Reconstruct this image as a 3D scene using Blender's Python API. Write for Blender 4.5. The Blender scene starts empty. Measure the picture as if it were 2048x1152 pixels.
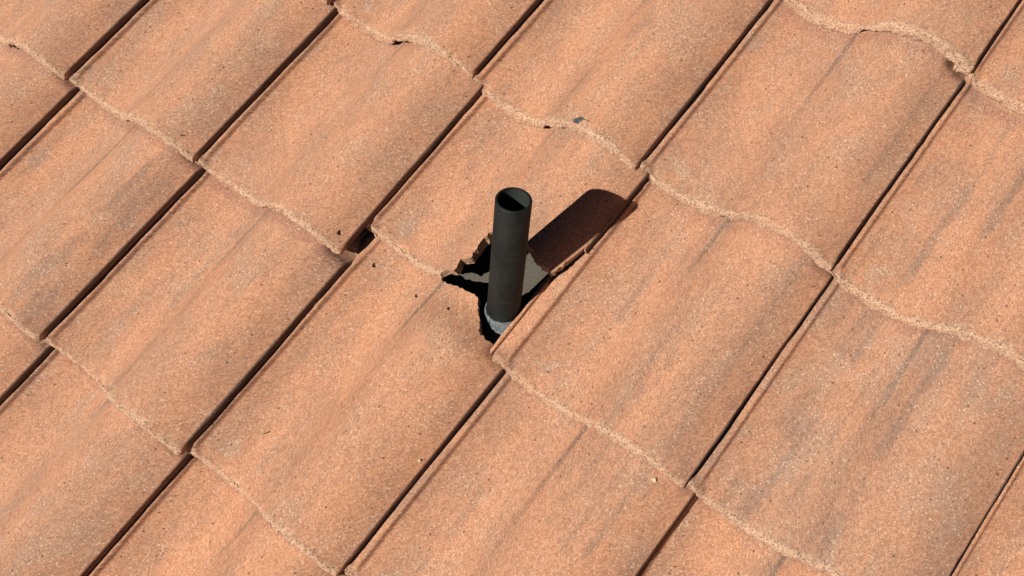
import bpy, bmesh, math, random
import numpy as np
from mathutils import Matrix, Vector

# ------------------------------------------------------------------ frame
PITCH = math.radians(23.54)            # roof slope; roof frame: X along the eave, Y up the slope, Z off the roof
R2W = Matrix.Rotation(PITCH, 4, 'X')
scene = bpy.context.scene
col = scene.collection

# ------------------------------------------------------------------ camera
CAM_R = [[0.7918952210611958, 0.5831563573776617, -0.18119222309596175],
         [0.4872501418820902, -0.7822600357915621, -0.38814499306221606],
         [-0.36808865521273937, 0.21908422867336128, -0.9036110018422066]]
CAM_P = (1.0979475291864933, -0.9214660700702534, 1.3426092449295068)
cd = bpy.data.cameras.new('camera')
cam = bpy.data.objects.new('camera', cd)
col.objects.link(cam)
m = Matrix.Identity(4)
for k in range(3):
    m[k][0] = CAM_R[0][k]; m[k][1] = -CAM_R[1][k]; m[k][2] = -CAM_R[2][k]; m[k][3] = CAM_P[k]
cam.matrix_world = R2W @ m
cd.sensor_width = 36.0
cd.lens = 36.0 * 2168.24 / 2048.0
cd.clip_start = 0.01
cd.clip_end = 500.0
scene.camera = cam

# ------------------------------------------------------------------ sun and sky
sun_travel_roof = Vector((0.168, 0.577, -0.795)).normalized()
sun_dir = (R2W.to_3x3() @ -sun_travel_roof).normalized()      # towards the sun, world
SUN_EL = math.asin(sun_dir.z)
ld = bpy.data.lights.new('sun', 'SUN')
ld.energy = 5.0
ld.angle = math.radians(0.53)
ld.color = (1.0, 0.945, 0.86)
sun = bpy.data.objects.new('sun', ld)
col.objects.link(sun)
sun.rotation_euler = sun_dir.to_track_quat('Z', 'Y').to_euler()
w = bpy.data.worlds.new('World')
scene.world = w
w.use_nodes = True
nt = w.node_tree
bg = nt.nodes['Background']
sky = nt.nodes.new('ShaderNodeTexSky')
sky.sky_type = 'NISHITA'
sky.sun_disc = False
sky.sun_elevation = SUN_EL
sky.sun_rotation = math.atan2(sun_dir.x, sun_dir.y)
sky.altitude = 3000
sky.air_density = 0.15
sky.dust_density = 0.0
nt.links.new(sky.outputs[0], bg.inputs['Color'])
bg.inputs['Strength'].default_value = 0.05

scene.view_settings.view_transform = 'Standard'
scene.view_settings.look = 'None'
scene.view_settings.exposure = 0.36
scene.cycles.diffuse_bounces = 1
scene.cycles.max_bounces = 4
scene.view_settings.gamma = 1.0
scene.view_settings.use_curve_mapping = False

# ------------------------------------------------------------------ node helpers
class NB:
    def __init__(self, mat):
        mat.use_nodes = True
        self.t = mat.node_tree
        self.t.nodes.clear()
    def node(self, kind, **kw):
        n = self.t.nodes.new(kind)
        for k, v in kw.items():
            setattr(n, k, v)
        return n
    def put(self, sock, v):
        if isinstance(v, bpy.types.NodeSocket):
            self.t.links.new(v, sock)
        elif v is not None:
            if hasattr(sock.default_value, '__len__') and not hasattr(v, '__len__'):
                v = [v] * len(sock.default_value)
            if hasattr(v, '__len__') and len(v) == 3 and len(sock.default_value) == 4:
                v = (*v, 1.0)
            sock.default_value = v
    def math(self, op, a, b=None, c=None, clamp=False):
        n = self.node('ShaderNodeMath', operation=op, use_clamp=clamp)
        self.put(n.inputs[0], a)
        if b is not None: self.put(n.inputs[1], b)
        if c is not None: self.put(n.inputs[2], c)
        return n.outputs[0]
    def vmath(self, op, a, b=None):
        n = self.node('ShaderNodeVectorMath', operation=op)
        self.put(n.inputs[0], a)
        if b is not None: self.put(n.inputs[1], b)
        return n.outputs[0]
    def ramp(self, x, lo, hi, smooth=True):           # 0 at lo, 1 at hi
        n = self.node('ShaderNodeMapRange', interpolation_type='SMOOTHSTEP' if smooth else 'LINEAR')
        self.put(n.inputs[0], x); self.put(n.inputs[1], lo); self.put(n.inputs[2], hi)
        return n.outputs[0]
    def noise(self, vec, scale, detail=2.0, rough=0.5, dist=0.0, dim='3D'):
        n = self.node('ShaderNodeTexNoise', noise_dimensions=dim)
        self.put(n.inputs['Vector'], vec)
        n.inputs['Scale'].default_value = scale
        n.inputs['Detail'].default_value = detail
        n.inputs['Roughness'].default_value = rough
        n.inputs['Distortion'].default_value = dist
        return n.outputs[0]
    def voro(self, vec, scale, dim='3D'):
        n = self.node('ShaderNodeTexVoronoi', voronoi_dimensions=dim)
        self.put(n.inputs['Vector'], vec)
        n.inputs['Scale'].default_value = scale
        s = self.node('ShaderNodeSeparateColor')
        self.t.links.new(n.outputs['Color'], s.inputs[0])
        return n.outputs['Distance'], s.outputs[0], s.outputs[1]
    def mix(self, f, a, b, mode='MIX'):
        n = self.node('ShaderNodeMix', data_type='RGBA', blend_type=mode)
        self.put(n.inputs[0], f); self.put(n.inputs[6], a); self.put(n.inputs[7], b)
        return n.outputs[2]
    def bump(self, h, dist, strength=1.0, normal=None):
        n = self.node('ShaderNodeBump')
        n.inputs['Strength'].default_value = strength
        n.inputs['Distance'].default_value = dist
        self.put(n.inputs['Height'], h)
        if normal is not None: self.put(n.inputs['Normal'], normal)
        return n.outputs[0]
    def finish(self, color, rough, normal=None, spec=0.3, metal=0.0):
        b = self.node('ShaderNodeBsdfPrincipled')
        self.put(b.inputs['Base Color'], color)
        self.put(b.inputs['Roughness'], rough)
        b.inputs['Specular IOR Level'].default_value = spec
        b.inputs['Metallic'].default_value = metal
        if normal is not None: self.put(b.inputs['Normal'], normal)
        o = self.node('ShaderNodeOutputMaterial')
        self.t.links.new(b.outputs[0], o.inputs[0])

GAUGE = 0.342
def tile_material():
    mat = bpy.data.materials.new('sanded_concrete_tile')
    n = NB(mat)
    tc = n.node('ShaderNodeTexCoord').outputs['Object']
    oi = n.node('ShaderNodeObjectInfo')
    oc = n.node('ShaderNodeSeparateColor'); n.t.links.new(oi.outputs['Color'], oc.inputs[0])
    rnd, strk, tone = oc.outputs[0], oc.outputs[1], oc.outputs[2]
    sp = n.node('ShaderNodeSeparateXYZ'); n.t.links.new(tc, sp.inputs[0])
    S, T = sp.outputs[0], sp.outputs[1]
    off = n.node('ShaderNodeCombineXYZ')
    n.put(off.inputs[0], n.math('MULTIPLY', rnd, 7.3)); n.put(off.inputs[1], n.math('MULTIPLY', rnd, 13.1)); n.put(off.inputs[2], n.math('MULTIPLY', rnd, 3.7))
    # flattened coordinates: the noses and side walls unroll with the faces they join
    fl = n.node('ShaderNodeCombineXYZ')
    n.put(fl.inputs[0], S); n.put(fl.inputs[1], n.math('ADD', T, sp.outputs[2]))
    pos = n.vmath('ADD', fl.outputs[0], off.outputs[0])
    # colour body: orange to tan, in soft patches drawn out along the fall of the water
    patch = n.noise(n.vmath('MULTIPLY', pos, (1.0, 0.42, 1.0)), 17, 3, 0.6, dim='2D')
    blot = n.noise(pos, 42, 3, 0.6, dim='2D')
    blot0 = n.math('SUBTRACT', blot, 0.5)
    base = n.mix(n.ramp(patch, 0.34, 0.64), (0.545, 0.271, 0.157), (0.452, 0.237, 0.147))
    base = n.mix(n.math('MULTIPLY', n.ramp(blot, 0.5, 0.75), 0.3), base, (0.56, 0.245, 0.122))
    base = n.mix(n.math('MULTIPLY', tone, 0.40), base, (0.375, 0.222, 0.155))
    # grey run-off streaks along the tile
    st = n.noise(n.vmath('MULTIPLY', pos, (1.0, 0.022, 1.0)), 46, 3, 0.5, dim='2D')
    stf = n.math('MULTIPLY', n.ramp(st, 0.50, 0.72), n.ramp(patch, 0.36, 0.60))
    base = n.mix(n.math('MULTIPLY', stf, n.math('MULTIPLY_ADD', strk, 0.58, 0.06)), base, (0.265, 0.168, 0.122))
    # the dirt run that starts at the gap under the nose above
    wob = n.math('MULTIPLY', blot0, 0.004)
    ds = n.math('ABSOLUTE', n.math('SUBTRACT', n.math('ADD', S, wob), 0.127))
    wid = n.ramp(T, 0.08, 0.34, False)
    line = n.math('SUBTRACT', 1.0, n.ramp(ds, 0.0010, n.math('MULTIPLY_ADD', wid, -0.0055, 0.0110)))
    endp = n.math('MULTIPLY_ADD', strk, -0.26, 0.30)
    line = n.math('MULTIPLY', line, n.ramp(n.math('ADD', T, n.math('MULTIPLY', wob, 24.0)), endp, 0.36))
    base = n.mix(n.math('MULTIPLY', line, 0.72), base, (0.165, 0.118, 0.088))
    # damp brown grime tucked under the nose of the course above
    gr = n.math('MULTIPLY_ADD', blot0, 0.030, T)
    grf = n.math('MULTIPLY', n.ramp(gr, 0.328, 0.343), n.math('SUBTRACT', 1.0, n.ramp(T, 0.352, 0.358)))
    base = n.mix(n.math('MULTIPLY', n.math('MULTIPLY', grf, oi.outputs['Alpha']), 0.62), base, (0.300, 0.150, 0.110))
    # sand grain
    d, r1, r2 = n.voro(pos, 430, '2D')
    grain = n.noise(pos, 700, 2, 0.75, dim='2D')
    gv = n.ramp(grain, 0.33, 0.67, False)
    gm = n.math('MULTIPLY_ADD', gv, 0.55, n.math('MULTIPLY', r2, 0.45))
    base = n.mix(1.0, base, n.mix(gm, (0.57, 0.52, 0.50), (1.40, 1.45, 1.47)), 'MULTIPLY')
    # pale sand grains showing through, thick in worn patches
    wear = n.noise(n.vmath('MULTIPLY', pos, (1.0, 0.5, 1.0)), 21, 3, 0.65, dim='2D')
    cxy = n.vmath('MULTIPLY', n.vmath('SUBTRACT', tc, (0.038, 0.037, 0.0)), (1.0, 0.9, 0.0))
    ln = n.node('ShaderNodeVectorMath', operation='LENGTH'); n.put(ln.inputs[0], cxy)
    corner = n.math('SUBTRACT', 1.0, n.ramp(n.math('MULTIPLY_ADD', blot0, 0.05, ln.outputs[1]), 0.000, 0.020))
    corner = n.math('MULTIPLY', corner, n.ramp(rnd, 0.05, 0.5))
    wf = n.ramp(wear, 0.45, 0.70)
    dens = n.math('MULTIPLY_ADD', wf, 0.20, 0.035)
    dens = n.math('ADD', dens, n.math('MULTIPLY', corner, 0.38))
    spk = n.math('MULTIPLY', n.math('LESS_THAN', r1, dens), n.math('SUBTRACT', 1.0, n.ramp(d, 0.25, 0.48)))
    greyf = n.math('MAXIMUM', n.math('MULTIPLY', corner, 0.35), n.math('MULTIPLY', wf, n.math('MULTIPLY_ADD', tone, 0.30, 0.06)))
    base = n.mix(greyf, base, (0.33, 0.25, 0.195))
    base = n.mix(n.math('MULTIPLY', spk, n.math('MULTIPLY_ADD', r2, 0.45, 0.22)), base, (0.80, 0.62, 0.44))
    # dark open pores
    d2, q1, q2 = n.voro(pos, 190, '2D')
    por = n.math('MULTIPLY', n.math('LESS_THAN', q1, n.math('MULTIPLY', wf, 0.07)), n.math('SUBTRACT', 1.0, n.ramp(d2, 0.10, 0.34)))
    d3, p1, p2 = n.voro(n.vmath('ADD', pos, (3.3, 1.7, 0.4)), 60, '2D')
    pit = n.math('MULTIPLY', n.math('LESS_THAN', p1, 0.07), n.math('SUBTRACT', 1.0, n.ramp(d3, 0.05, 0.12)))
    pores = n.math('MAXIMUM', n.math('MULTIPLY', por, 0.8), pit)
    # worn nose: raw pale aggregate, no colour coat
    nz = n.math('ADD', n.math('MULTIPLY_ADD', blot0, 0.018, T), n.math('MULTIPLY', n.math('SUBTRACT', grain, 0.5), 0.018))
    nose = n.math('SUBTRACT', 1.0, n.ramp(nz, 0.0010, 0.0100))
    nosec = n.mix(n.math('MULTIPLY_ADD', gv, 0.45, n.math('MULTIPLY', r2, 0.55)), (0.38, 0.222, 0.140), (0.80, 0.550, 0.375))
    crumb = n.noise(pos, 300, 2, 0.8, dim='2D')
    npit = n.math('SUBTRACT', 1.0, n.ramp(crumb, 0.375, 0.435))
    npit = n.math('MULTIPLY', npit, n.math('SUBTRACT', 1.0, n.ramp(nz, 0.002, 0.012)))
    base = n.mix(n.math('MULTIPLY', nose, 0.74), base, nosec)
    pores = n.math('MAXIMUM', pores, npit)
    base = n.mix(n.math('MULTIPLY', pores, 0.78), base, (0.075, 0.046, 0.034))
    # lapped side edge: shade of the joint wall painted in as near-black brown
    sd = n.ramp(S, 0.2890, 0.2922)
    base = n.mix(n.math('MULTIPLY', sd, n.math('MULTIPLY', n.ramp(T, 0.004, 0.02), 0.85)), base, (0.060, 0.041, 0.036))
    h = n.math('MULTIPLY', grain, n.math('MULTIPLY_ADD', n.ramp(T, 0.010, 0.002), 1.6, 1.0))
    n.finish(base, 0.93, n.bump(h, 0.0010, 0.7), 0.18)
    return mat

def broken_material():
    mat = bpy.data.materials.new('broken_concrete')
    n = NB(mat)
    tc = n.node('ShaderNodeTexCoord').outputs['Object']
    a = n.noise(tc, 260, 4, 0.7)
    b = n.noise(tc, 60, 3, 0.6)
    c = n.mix(n.ramp(a, 0.35, 0.65, False), (0.22, 0.13, 0.085), (0.60, 0.40, 0.25))
    c = n.mix(n.math('MULTIPLY', n.ramp(b, 0.45, 0.7), 0.5), c, (0.30, 0.12, 0.09))
    n.finish(c, 0.95, n.bump(n.math('MULTIPLY_ADD', b, 1.5, a), 0.003, 0.9), 0.15)
    return mat

def felt_material():
    mat = bpy.data.materials.new('mineral_felt')
    n = NB(mat)
    tc = n.node('ShaderNodeTexCoord').outputs['Object']
    a = n.noise(tc, 420, 3, 0.7)
    b = n.noise(tc, 25, 4, 0.6)
    c = n.mix(n.ramp(a, 0.35, 0.65, False), (0.066, 0.060, 0.050), (0.132, 0.118, 0.094))
    c = n.mix(n.math('MULTIPLY', n.ramp(b, 0.45, 0.7), 0.5), c, (0.085, 0.066, 0.046))
    n.finish(c, 0.95, n.bump(a, 0.0012, 0.7), 0.15)
    return mat

def plastic_material():
    mat = bpy.data.materials.new('black_plastic')
    n = NB(mat)
    tc = n.node('ShaderNodeTexCoord').outputs['Object']
    a = n.noise(n.vmath('MULTIPLY', tc, (1, 1, 0.25)), 55, 4, 0.6)
    b = n.noise(n.vmath('MULTIPLY', tc, (1, 1, 6.0)), 40, 3, 0.6)
    dust = n.noise(tc, 700, 2, 0.6)
    c = n.mix(n.ramp(a, 0.35, 0.7), (0.0068, 0.0074, 0.0070), (0.0120, 0.0128, 0.0118))
    c = n.mix(n.math('MULTIPLY', n.ramp(b, 0.50, 0.75), 0.55), c, (0.024, 0.024, 0.021))
    c = n.mix(n.math('MULTIPLY', n.math('MULTIPLY', n.ramp(dust, 0.55, 0.72), n.ramp(a, 0.40, 0.65)), 0.5), c, (0.04, 0.039, 0.034))
    n.finish(c, n.math('MULTIPLY_ADD', a, 0.2, 0.52), n.bump(dust, 0.0002, 0.4), 0.22)
    return mat

def bore_material():
    mat = bpy.data.materials.new('scuffed_pipe_bore')
    n = NB(mat)
    tc = n.node('ShaderNodeTexCoord').outputs['Object']
    v = n.node('ShaderNodeTexNoise', noise_type='RIDGED_MULTIFRACTAL')
    n.put(v.inputs['Vector'], tc); v.inputs['Scale'].default_value = 120; v.inputs['Detail'].default_value = 3
    c = n.mix(n.ramp(v.outputs[0], 0.3, 0.9), (0.020, 0.024, 0.020), (0.075, 0.082, 0.070))
    n.finish(c, 0.8, n.bump(v.outputs[0], 0.0004, 0.6), 0.2)
    return mat

def lead_material():
    mat = bpy.data.materials.new('lead_flashing')
    n = NB(mat)
    tc = n.node('ShaderNodeTexCoord').outputs['Object']
    a = n.noise(tc, 90, 4, 0.6)
    b = n.noise(tc, 320, 3, 0.6)
    c = n.mix(n.ramp(a, 0.35, 0.65), (0.085, 0.102, 0.110), (0.20, 0.225, 0.230))
    c = n.mix(n.math('MULTIPLY', n.ramp(b, 0.58, 0.7), 0.5), c, (0.30, 0.32, 0.315))
    n.finish(c, n.math('MULTIPLY_ADD', a, 0.25, 0.5), n.bump(a, 0.0015, 0.5), 0.4)
    return mat

def plain_material(name, c1, c2, scale=250):
    mat = bpy.data.materials.new(name)
    n = NB(mat)
    tc = n.node('ShaderNodeTexCoord').outputs['Object']
    a = n.noise(tc, scale, 3, 0.6)
    n.finish(n.mix(n.ramp(a, 0.35, 0.65), c1, c2), 0.85, n.bump(a, 0.0008, 0.6), 0.25)
    return mat

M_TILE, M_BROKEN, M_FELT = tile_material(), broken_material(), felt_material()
M_PIPE, M_BORE, M_LEAD = plastic_material(), bore_material(), lead_material()

# ------------------------------------------------------------------ noise for geometry
def vnoise(x, y, seed):
    xi = np.floor(x).astype(np.int64); yi = np.floor(y).astype(np.int64)
    fx = x - xi; fy = y - yi
    fx = fx * fx * (3 - 2 * fx); fy = fy * fy * (3 - 2 * fy)
    def h(a, b):
        k = (a * 374761393 + b * 668265263 + seed * 974634777) & 0xffffffff
        k = ((k ^ (k >> 13)) * 1274126177) & 0xffffffff
        k = (k ^ (k >> 16)) & 0xffff
        return k / 32767.5 - 1.0
    return (h(xi, yi) * (1 - fx) + h(xi + 1, yi) * fx) * (1 - fy) + (h(xi, yi + 1) * (1 - fx) + h(xi + 1, yi + 1) * fx) * fy

# ------------------------------------------------------------------ the roof tile
CS = np.array([.004, .02, .05, .08, .11, .13, .15, .175, .20, .225, .25, .27, .285, .292])
CZ = np.array([-.0190, -.0265, -.035, -.035, -.025, -.011, .007, .0235, .0315, .0330, .0272, .0170, .0068, .002])
LIFT = 0.021                      # drop of the top face over one gauge
TLEN = 0.42

def crom(xs, ys, x):              # smooth interpolation (cubic Hermite)
    dm = np.gradient(ys, xs)
    k = np.clip(np.searchsorted(xs, x) - 1, 0, len(xs) - 2)
    hh = xs[k + 1] - xs[k]; u = (x - xs[k]) / hh
    return ((2*u**3 - 3*u**2 + 1) * ys[k] + (u**3 - 2*u**2 + u) * hh * dm[k] + (-2*u**3 + 3*u**2) * ys[k + 1] + (u**3 - u**2) * hh * dm[k + 1])

def top_profile(s):
    z = crom(CS, CZ, np.clip(s, .004, .292))
    us = [-.0300, -.0296, -.0278, -.0252, -.0243, -.0236, -.0216, -.0208, -.0198, -.0010, .0004, .0030, .004]
    uz = [-.0145, -.0117, -.0107, -.0109, -.0125, -.0165, -.0165, -.0125, -.0110, -.0105, -.0113, -.0180, -.0190]
    z = np.where(s < .004, np.interp(s, us, uz), z)
    z = np.where(s > .2906, z - np.interp(s, [.2906, .2916, .292], [0, .0003, .0010]), z)
    return z

def thickness(s, rng):
    a, b = .1285 + rng.uniform(-.004, .004), .144 + rng.uniform(-.004, .012)
    dip = rng.uniform(.0055, .0115)
    th = np.interp(s, [-.03, -.001, .004, .02, .09, .255, .280, .292], [.0085, .0095, .0150, .0192, .0192, .0182, .0140, .0102])
    th = th - dip * np.interp(s, [a - .002, a + .002, (a + b) / 2, b, b + .02], [0, 1, .75, .35, 0])
    return th

def tile_mesh(name, seed, fine=True, neck=.358, drop=.028, span=.045, clip=.347):
    rng = np.random.default_rng(seed)
    step = .0026 if fine else .012
    s = np.r_[[-.0300, -.0296, -.0278, -.0252, -.0243, -.0236, -.0216, -.0208, -.0198, -.013, -.007, -.0010, .0004, .0018, .0030, .004],
              np.arange(.004 + step, .2875, step), [.2883, .2897, .2906, .2913, .292]]
    tt = np.r_[np.arange(.030, .415, .010 if fine else .05), [.415, .4185]]
    # path round the tile along the fall: (t, depth below top as a fraction of thickness, fixed depth)
    path = [(-.0012, 1.0, 0.0), (-.0022, .86, 0), (-.0019, .66, 0), (-.0013, .5, 0)]
    path += [(-.0007, 0, .0044), (.0002, 0, .0028), (.0018, 0, .0015), (.0032, 0, .0006), (.0052, 0, .0001), (.0085, 0, 0), (.0130, 0, 0), (.019, 0, 0)]
    path += [(float(t), 0, 0.0) for t in tt]
    path += [(.42, 0, .003), (.42, 1, 0)] + [(t, 1.0, 0.0) for t in (.30, .15, .05, .018)]
    np_, ns_ = len(path), len(s)
    zt = top_profile(s); th = thickness(s, rng)
    pt = np.array([p[0] for p in path])[None, :]; pf = np.array([p[1] for p in path])[None, :]; pd = np.array([p[2] for p in path])[None, :]
    Sg = np.repeat(s[:, None], np_, 1)
    Tg = np.repeat(pt, ns_, 0).astype(float)
    thg = np.repeat(th[:, None], np_, 1)
    pd = np.minimum(pd, thg * .45)
    isnose = (pt < .02) & (pf + (pd > -1) > 0)
    nose_w = np.clip(1 - Tg / .014, 0, 1) * np.where(np.arange(np_)[None, :] < 12, 1, .6)
    idx = np.arange(np_)[None, :]
    # the course edge is never quite straight
    edge = .0022 * vnoise(Sg * 22, 0 * Sg, seed + 1) + .0016 * vnoise(Sg * 90, idx * .35, seed + 2) + .0016 * vnoise(Sg * 260, idx * .9 + 0 * Sg, seed + 3)
    Tg = Tg + edge * nose_w
    Zg = np.repeat(zt[:, None], np_, 1) - pf * thg - pd - LIFT * Tg / GAUGE
    Zg += np.where((idx == 0) | (idx == np_ - 1), .0022 * np.clip(vnoise(Sg * 150, 0 * Sg, seed + 14), -.3, 1), 0)
    chips = np.clip(vnoise(Sg * 120, idx * .4, seed + 4) - .20, 0, 1) * .0060
    Zg -= np.where((idx >= 4) & (idx < 11), chips * nose_w, 0)
    Zg += np.where(idx >= 4, .0009 * vnoise(Sg * 16, Tg * 11, seed + 5) + .00035 * vnoise(Sg * 75, Tg * 60, seed + 6), 0) * np.where(idx < np_ - 5, 1, 0)
    # crown drawn in at the head so that the next course can lap over it
    hd = np.clip((Tg - neck) / span, 0, 1); hd = hd * hd * (3 - 2 * hd)
    Zg -= .014 * np.clip((Tg - clip) / .010, 0, 1) * np.clip((Sg - .258) / .010, 0, 1)      # clipped head corner
    Zg -= drop * hd * np.clip((np.repeat(zt[:, None], np_, 1) + .03) / .066, 0, 1)
    # slurry plug that closes the side joint at the nose
    pw = np.clip((.015 - Tg) / .006, 0, 1) * np.interp(Sg, [-.0190, -.0150, .010, .016], [0, 1, 1, 0]) * np.where(idx < np_ - 5, 1, 0)
    pw = pw * pw * (3 - 2 * pw)
    Zg += pw * (np.interp(Sg, [-.0100, .014], [-.0035, -.0265]) + .0015 * vnoise(Sg * 200, idx * .5, seed + 12) - np.repeat(zt[:, None], np_, 1)) * np.where(pf > .5, .3, 1)
    # side edge wanders a little, with small nicks
    ew = np.clip((Sg - .284) / .008, 0, 1)
    Sg = Sg + ew * (.0011 * vnoise(Tg * 14, 0 * Tg, seed + 7) + .0007 * vnoise(Tg * 70, 0 * Tg, seed + 8))
    uw = np.clip((-.001 - Sg) / .01, 0, 1)
    Sg = Sg + np.clip((-.024 - Sg) / .005, 0, 1) * .0022 * vnoise(Tg * 60, 0 * Tg, seed + 9)
    # rounded corner at the right end of the nose
    rc = np.clip((Sg - .283) / .009, 0, 1) ** 2
    Tg = Tg + rc * .002 * np.clip(1 - Tg / .02, 0, 1)
    verts = np.stack([Sg, Tg, Zg], -1).reshape(-1, 3)
    faces = []
    for a in range(ns_ - 1):
        for b in range(np_):
            c = (b + 1) % np_
            faces.append((a * np_ + b, a * np_ + c, (a + 1) * np_ + c, (a + 1) * np_ + b))
    faces.append(tuple(range(np_ - 1, -1, -1)))
    faces.append(tuple((ns_ - 1) * np_ + b for b in range(np_)))
    me = bpy.data.meshes.new(name)
    me.from_pydata(verts.tolist(), [], faces)
    bm = bmesh.new(); bm.from_mesh(me)
    bmesh.ops.recalc_face_normals(bm, faces=bm.faces)
    for f in bm.faces: f.smooth = len(f.verts) == 4
    for e in bm.edges:
        if len(e.link_faces) == 2 and e.calc_face_angle(0) > 1.0: e.smooth = False
    bm.to_mesh(me); bm.free()
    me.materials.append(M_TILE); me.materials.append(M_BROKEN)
    return me

def jagged(poly, seed, closed_from):
    """subdivide the broken stretch of an outline and roughen it: chunks first, fine crumbs after"""
    rng = random.Random(seed); out = []; run = 0.0
    for k in range(len(poly)):
        p, q = poly[k], poly[(k + 1) % len(poly)]
        out.append(p)
        if k < closed_from:
            L = math.dist(p, q); n = max(1, int(L / .0024))
            nx, ny = -(q[1] - p[1]) / L, (q[0] - p[0]) / L
            for i in range(1, n):
                f = i / n; u = run + L * f
                j = .0020 * float(vnoise(np.array(u * 150), np.array(.5), seed)) + .0009 * float(vnoise(np.array(u * 420), np.array(.5), seed + 1)) + rng.uniform(-.0003, .0003)
                out.append((p[0] + (q[0] - p[0]) * f + nx * j, p[1] + (q[1] - p[1]) * f + ny * j))
            run += L
    return out

def prism(bm, pts, rng, lean, cen):
    zs = [.06, .03, .022, .014, .006, -.002, -.010, -.018, -.026, -.034, -.07]
    rings = []
    for zi, z in enumerate(zs):
        ring = []
        for (x, y) in pts:
            dx, dy = x - cen[0], y - cen[1]; L = math.hypot(dx, dy) + 1e-6
            k = lean * (.03 - z) + rng.uniform(-.0007, .0007) + .0016 * float(vnoise(np.array(x * 130 + y * 170), np.array(zi * .8), 77))
            ring.append(bm.verts.new((x + dx / L * k, y + dy / L * k, z)))
        rings.append(ring)
    n = len(pts)
    for a in range(len(zs) - 1):
        for b in range(n):
            c = (b + 1) % n
            bm.faces.new((rings[a][b], rings[a][c], rings[a + 1][c], rings[a + 1][b]))
    bm.faces.new(rings[0][::-1]); bm.faces.new(rings[-1])

def cutter(poly=None, broken_n=0, seed=1, pits=(), lean=0.0, cen=(.23, .06), more=()):
    rng = random.Random(seed)
    bm = bmesh.new()
    if poly: prism(bm, jagged(poly, seed, broken_n), rng, lean, cen)
    for (p2, n2, c2) in more:
        prism(bm, jagged(p2, seed + 1, n2), rng, lean, c2)
    for (x, y, z, r) in pits:
        res = bmesh.ops.create_icosphere(bm, subdivisions=2, radius=r, matrix=Matrix.Translation((x, y, z)) @ Matrix.Diagonal((1, 1.25, 1.6, 1)))
        for v in res['verts']:
            v.co += Vector((rng.uniform(-1, 1), rng.uniform(-1, 1), rng.uniform(-1, 1))) * r * .18
    bmesh.ops.triangulate(bm, faces=bm.faces)
    bmesh.ops.recalc_face_normals(bm, faces=bm.faces)
    for f in bm.faces: f.material_index = 1
    me = bpy.data.meshes.new('cut'); bm.to_mesh(me); bm.free()
    me.materials.append(M_TILE); me.materials.append(M_BROKEN)
    return me

def cut_mesh(me, cut):
    a = bpy.data.objects.new('cut_a', me); b = bpy.data.objects.new('cut_b', cut)
    col.objects.link(a); col.objects.link(b)
    mo = a.modifiers.new('b', 'BOOLEAN'); mo.operation = 'DIFFERENCE'; mo.solver = 'EXACT'; mo.use_self = True; mo.object = b
    try: mo.material_mode = 'INDEX'
    except Exception: pass
    dg = bpy.context.evaluated_depsgraph_get(); dg.update()
    out = bpy.data.meshes.new_from_object(a.evaluated_get(dg))
    bpy.data.objects.remove(a); bpy.data.objects.remove(b)
    return out

# ------------------------------------------------------------------ roof: felt deck and its tiles
DECK = -0.085
I0, I1, J0, J1 = -5, 8, -5, 7
def build_deck():
    bm = bmesh.new()
    xa, xb, ya, yb = I0 * .3 - .03, I1 * .3 + .3, -J1 * GAUGE - .02, -J0 * GAUGE + .40
    nx, ny = 120, 120
    X = np.linspace(xa, xb, nx); Y = np.linspace(ya, yb, ny)
    top = [[bm.verts.new((x, y, DECK + .0012 * float(vnoise(np.array(x * 9), np.array(y * 7), 5)))) for x in X] for y in Y]
    for j in range(ny - 1):
        for i in range(nx - 1):
            f = bm.faces.new((top[j][i], top[j][i + 1], top[j + 1][i + 1], top[j + 1][i])); f.smooth = True
    rim = top[0] + [r[-1] for r in top[1:]] + top[-1][-2::-1] + [r[0] for r in top[-2:0:-1]]
    low = [bm.verts.new((v.co.x, v.co.y, DECK - .02)) for v in rim]
    for k in range(len(rim)):
        q = (k + 1) % len(rim)
        bm.faces.new((rim[k], low[k], low[q], rim[q]))
    bm.faces.new(low[::-1])
    bmesh.ops.recalc_face_normals(bm, faces=bm.faces)
    me = bpy.data.meshes.new('roof'); bm.to_mesh(me); bm.free()
    me.materials.append(M_FELT)
    return me
roof = bpy.data.objects.new('roof', build_deck())
col.objects.link(roof)
roof.rotation_euler = (PITCH, 0, 0)
roof['kind'] = 'structure'
roof['label'] = 'sloping roof laid in straight courses of weathered orange concrete tiles'

# measured right-hand nose corners (x, y) and small turns of the tiles in view
PLACE = {(2, 0): (.9024, .0064, -.5), (0, 1): (.2942, -.3391, -.7), (1, 1): (.5957, -.3443, -1.0), (2, 1): (.8971, -.3387, -1.0),
         (-2, 2): (-.3085, -.6799, -.8), (-1, 2): (-.0003, -.6783, -.9, -.3060), (0, 2): (.3060, -.675, -.7, .0022), (1, 2): (.6005, -.632, -1.6, .3060),
         (2, 2): (.8966, -.6862, -.9, .6035), (-1, 3): (-.0005, -1.0270, -1.3), (0, 3): (.3065, -1.0291, -1.1, .0020), (3, 1): (1.1985, -.3410, -1.0), (1, 3): (.5971, -1.0290, -1.5, .3070)}
STREAK = {(2, 1): .75, (3, 1): .9, (3, 2): .95, (1, 3): .25, (0, 3): .55, (1, 2): .35, (2, 2): .6, (2, 3): .8, (1, 1): .7, (0, 2): .25, (-1, 2): .2}
TONE = {(2, 1): .45, (3, 2): .85, (1, 3): .1, (0, 3): .35, (1, 2): .25, (2, 2): .35, (2, 3): .3, (1, 1): .2, (0, 2): .35, (-1, 2): .55, (0, 1): .2}
low_meshes = [tile_mesh('roof_tile', 9000 + k, fine=False) for k in range(6)]
rng = random.Random(4)
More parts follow.
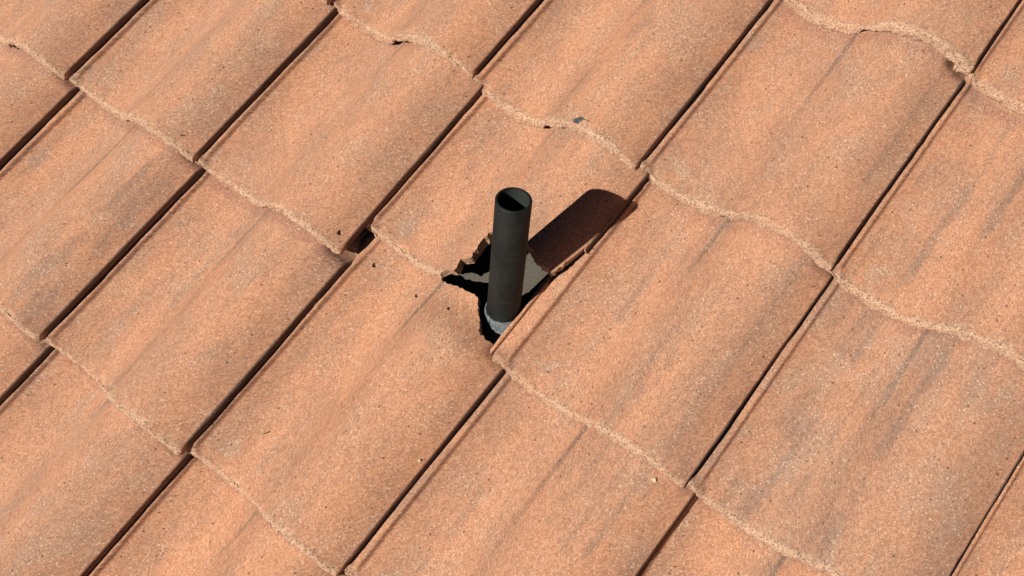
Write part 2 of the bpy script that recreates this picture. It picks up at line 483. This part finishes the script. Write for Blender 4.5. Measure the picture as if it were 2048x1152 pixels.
for j in range(J0, J1 + 1):
    for i in range(I0, I1 + 1):
        x, y = .3 * i + .3, -j * GAUGE
        rot = rng.uniform(-1.3, -.3)
        dx, dy, dz = rng.uniform(-.002, .002), rng.uniform(-.004, .004), rng.uniform(0, .001)
        wide = 1.0070
        if (i, j) in PLACE:
            x, y, rot = PLACE[(i, j)][:3]
            x -= .003; y -= .003 if (i, j) == (1, 2) else .007 if (i, j) == (1, 3) else .011
            if len(PLACE[(i, j)]) > 3: wide = (x - PLACE[(i, j)][3]) / .292
        else: x += dx - .003; y += dy - .011
        if j <= 0: x += .004; y += .012
        z = dz
        cx, cy = .3 * i + .15, -j * GAUGE + .17
        # rough footprint of the view
        inview = -.95 < cx < 1.65 and -1.65 < cy < .5 and -1.3 < (cy - cx * .54) + .35 < 0.75
        sd = (i + 50) * 131 + (j + 50) * 17
        if not inview:
            me = low_meshes[(i * 7 + j * 3) % 6]
        elif (i, j) == (1, 2):
            z = -.003
            me = tile_mesh('roof_tile', sd, True, neck=.308, clip=.296)
            poly = [(.138, -.004), (.1455, .004), (.158, .006), (.1655, .0085), (.161, .020), (.1570, .0287), (.1714, .0354), (.1681, .0576), (.1678, .0758), (.1697, .0873),
                    (.186, .099), (.208, .101), (.2311, .0958), (.2471, .0930), (.2638, .0876), (.2741, .0893), (.2815, .0880), (.2855, .098), (.2880, .118), (.2930, .150), (.31, .150), (.31, -.03), (.138, -.03)]
            me = cut_mesh(me, cutter(poly, 18, 3, lean=-.22, cen=(.23, .05),
                                      more=[([(.0015, -.03), (.0015, .004), (.001, .012), (-.003, .016), (-.008, .022), (-.016, .027), (-.04, .029), (-.04, -.03)], 6, (-.02, 0))]))
        elif (i, j) == (1, 3):
            me = tile_mesh('roof_tile', sd, True, neck=.322, drop=.020, span=.070)
            poly = [(.090, .4145), (.1194, .4010), (.1389, .4015), (.1679, .4030), (.1859, .4034), (.1967, .4030), (.2035, .394), (.2109, .3848), (.2229, .3764), (.2376, .3622), (.2520, .3579), (.2613, .3595), (.273, .357), (.31, .353), (.31, .45), (.090, .45)]
            pits = []
            for ps, pt_ in ((.0180, .3655), (.1032, .3643), (.1763, .3677)):
                z0 = float(top_profile(np.array([ps]))[0]); u = min(1, (pt_ - .322) / .070); u = u * u * (3 - 2 * u)
                pits.append((ps, pt_, z0 - LIFT * pt_ / GAUGE - .020 * u * min(1, max(0, (z0 + .03) / .066)), .0033))
            me = cut_mesh(me, cutter(poly, 12, 8, pits, lean=-.05, cen=(.25, .42)))
        elif (i, j) == (0, 2):
            me = cut_mesh(tile_mesh('roof_tile', sd, True), cutter(seed=4, pits=[(.278, .0235, float(top_profile(np.array([.278]))[0]) - .0015, .0034)]))
        else:
            me = tile_mesh('roof_tile', sd, True)
        o = bpy.data.objects.new('roof_tile', me)
        col.objects.link(o)
        o.parent = roof
        a = math.radians(rot)
        o.rotation_euler = (0, 0, a)
        o.scale = (wide, 1, 1)
        o.location = (x - .292 * wide * math.cos(a), y - .292 * wide * math.sin(a), z)
        rr = random.Random(sd + 5)
        o.color = (rr.random(), STREAK.get((i, j), rr.random()), TONE.get((i, j), rr.random() * .6), 0.0 if (i, j) == (1, 3) else rr.uniform(.45, 1))
        if (i, j) == (1, 2): o['label'] = 'tile slid up the slope, its lower corner broken away round the pipe'
        if (i, j) == (1, 3): o['label'] = 'tile below the pipe with its upper corner broken off'
        if (i, j) == (2, 2): o['label'] = 'tile right of the pipe with its ribbed side channel laid bare'

# ------------------------------------------------------------------ helpers for the small things
def tag(o, label, cat, group=None):
    o['label'] = label; o['category'] = cat
    if group: o['group'] = group
    return o

def lathe(name, prof, n, mats, parent=None, gap=0.0, start=0.0, jit=0.0, seed=0, matidx=None):
    """revolve (r, z) points; gap leaves an open seam (radians)"""
    rg = random.Random(seed)
    bm = bmesh.new(); rings = []
    cols = n + 1 if gap else n
    for k in range(cols):
        a = start + gap / 2 + (2 * math.pi - gap) * k / n
        rings.append([bm.verts.new(((r + rg.uniform(-jit, jit)) * math.cos(a), (r + rg.uniform(-jit, jit)) * math.sin(a), z)) for (r, z) in prof])
    for k in range(n):
        q = k + 1 if gap else (k + 1) % n
        for p in range(len(prof)):
            p2 = (p + 1) % len(prof)
            f = bm.faces.new((rings[k][p], rings[q][p], rings[q][p2], rings[k][p2])); f.smooth = True
            if matidx: f.material_index = matidx[p]
    if gap:
        bm.faces.new(rings[0][::-1]); bm.faces.new(rings[-1])
    bmesh.ops.recalc_face_normals(bm, faces=bm.faces)
    for e in bm.edges:
        if len(e.link_faces) == 2 and e.calc_face_angle(0) > .6: e.smooth = False
    me = bpy.data.meshes.new(name); bm.to_mesh(me); bm.free()
    for mt in mats: me.materials.append(mt)
    o = bpy.data.objects.new(name, me); col.objects.link(o)
    if parent: o.parent = parent
    return o

# ------------------------------------------------------------------ vent pipe, plumb
up_roof = Vector((0, math.sin(PITCH), math.cos(PITCH)))
axis0 = Vector((0.5497, -0.6112, 0.0))
def on_axis(h): return axis0 + up_roof * h
foot_h = (DECK) / up_roof.z
vent = bpy.data.objects.new('vent_pipe', None); col.objects.link(vent)
vent.location = R2W @ on_axis(foot_h)
vent.empty_display_size = .05
tag(vent, 'black plastic vent pipe standing upright through a hole in the tiles', 'vent pipe')
H = .1816 - foot_h                    # foot to rim
RO, RI = .0234, .0197
prof = [(RO, -.03), (RO, H - .0012), (RO - .0004, H - .0004), (RO - .0011, H), (RI + .0010, H), (RI + .0003, H - .0005), (RI, H - .0014), (RI, -.03)]
lathe('pipe', prof, 96, [M_PIPE, M_BORE], vent, matidx=[0, 0, 0, 0, 0, 0, 1, 0])
zc = (-.027 - foot_h)                 # top of the lead sleeve
RS = .0243
collar = lathe('flashing_collar', [(RS + .0016, zc), (RS + .0030, zc - .008), (RS + .0050, zc - .020), (RS + .010, zc - .036), (RS + .022, zc - .05), (RS + .020, zc - .052), (RS + .008, zc - .038), (RS + .0034, zc - .021), (RS + .0014, zc - .008), (RS, zc)],
               72, [M_LEAD], vent, gap=.05, start=math.radians(263), jit=.0002, seed=2)
collar['label'] = 'dull grey lead sleeve with a seam round the pipe foot'

# ------------------------------------------------------------------ small loose things lying on the tiles
def lump(name, loc_roof, size, seed, mat, flat=1.0, rot=0.0, sub=2):
    rg = random.Random(seed); bm = bmesh.new()
    bmesh.ops.create_icosphere(bm, subdivisions=sub, radius=1.0)
    for v in bm.verts:
        k = 1 + rg.uniform(-.22, .22)
        v.co = Vector((v.co.x * size[0] * k, v.co.y * size[1] * k, v.co.z * size[2] * k))
    me = bpy.data.meshes.new(name); bm.to_mesh(me); bm.free(); me.materials.append(mat)
    o = bpy.data.objects.new(name, me); col.objects.link(o)
    o.matrix_world = R2W @ Matrix.Translation(loc_roof) @ Matrix.Rotation(rot, 4, 'Z')
    return o
M_CHIP = plain_material('slate_grey_chip', (0.040, 0.043, 0.044), (0.105, 0.110, 0.108))
M_PALE = plain_material('pale_grit', (0.45, 0.36, 0.22), (0.75, 0.64, 0.44), 400)
M_TWIG = plain_material('dry_twig', (0.020, 0.014, 0.011), (0.05, 0.034, 0.024), 600)

bpy.context.view_layer.update()
DG = bpy.context.evaluated_depsgraph_get()
def rest(x, y, lift=0.0):
    """point where something dropped at (x, y) of the roof comes to lie"""
    o = R2W @ Vector((x, y, .3)); d = (R2W.to_3x3() @ Vector((0, 0, -1))).normalized()
    hit, p, nrm, *_ = scene.ray_cast(DG, o, d)
    q = R2W.inverted() @ p
    return Vector((q.x, q.y, q.z + lift))

chip = lump('stone_chip', rest(.4920, -.3440, .0006), (.0085, .0055, .0016), 5, M_CHIP, rot=.75, sub=1)
tag(chip, 'small grey stone chip lying on a tile nose above the pipe', 'stone chip')
peb = lump('pebble', rest(.8600, -.7110, .0010), (.0030, .0026, .0020), 6, M_PALE)
tag(peb, 'pale yellow pebble on the tile below and right of the pipe', 'pebble')
gr = lump('pebble', rest(.5905, -.8580, .0008), (.0022, .0020, .0016), 7, M_PALE)
tag(gr, 'tiny whitish pebble beside the dark joint below the pipe', 'pebble')

def twig(x, y, length, ang, rad, seed, label):
    rg = random.Random(seed); bm = bmesh.new(); rings = []
    n = 6
    for k in range(n + 1):
        f = k / n - .5
        c = Vector((math.cos(ang) * f * length, math.sin(ang) * f * length, 0)) + Vector((rg.uniform(-1, 1), rg.uniform(-1, 1), 0)) * rad * .5
        rr = rad * (1.0 - .5 * abs(f) * 2)
        side = Vector((-math.sin(ang), math.cos(ang), 0))
        rings.append([bm.verts.new(c + side * rr * math.cos(a) + Vector((0, 0, rr * math.sin(a)))) for a in [i * math.pi / 3 for i in range(6)]])
    for k in range(n):
        for i in range(6):
            bm.faces.new((rings[k][i], rings[k][(i + 1) % 6], rings[k + 1][(i + 1) % 6], rings[k + 1][i]))
    bm.faces.new(rings[0][::-1]); bm.faces.new(rings[-1])
    bmesh.ops.recalc_face_normals(bm, faces=bm.faces)
    me = bpy.data.meshes.new('twig'); bm.to_mesh(me); bm.free(); me.materials.append(M_TWIG)
    o = bpy.data.objects.new('twig', me); col.objects.link(o)
    o.matrix_world = R2W @ Matrix.Translation(rest(x, y, rad * .6))
    return tag(o, label, 'twig')
twig(.3680, -.9480, .011, math.radians(55), .0008, 1, 'tiny dark twig lying on the broken-cornered tile below the pipe')
twig(-.0330, -.6690, .008, math.radians(20), .0010, 2, 'short dark twig by a tile nose in the upper left')
twig(.5040, -.3390, .010, math.radians(8), .0006, 3, 'thin dark twig tip beside the grey stone chip')
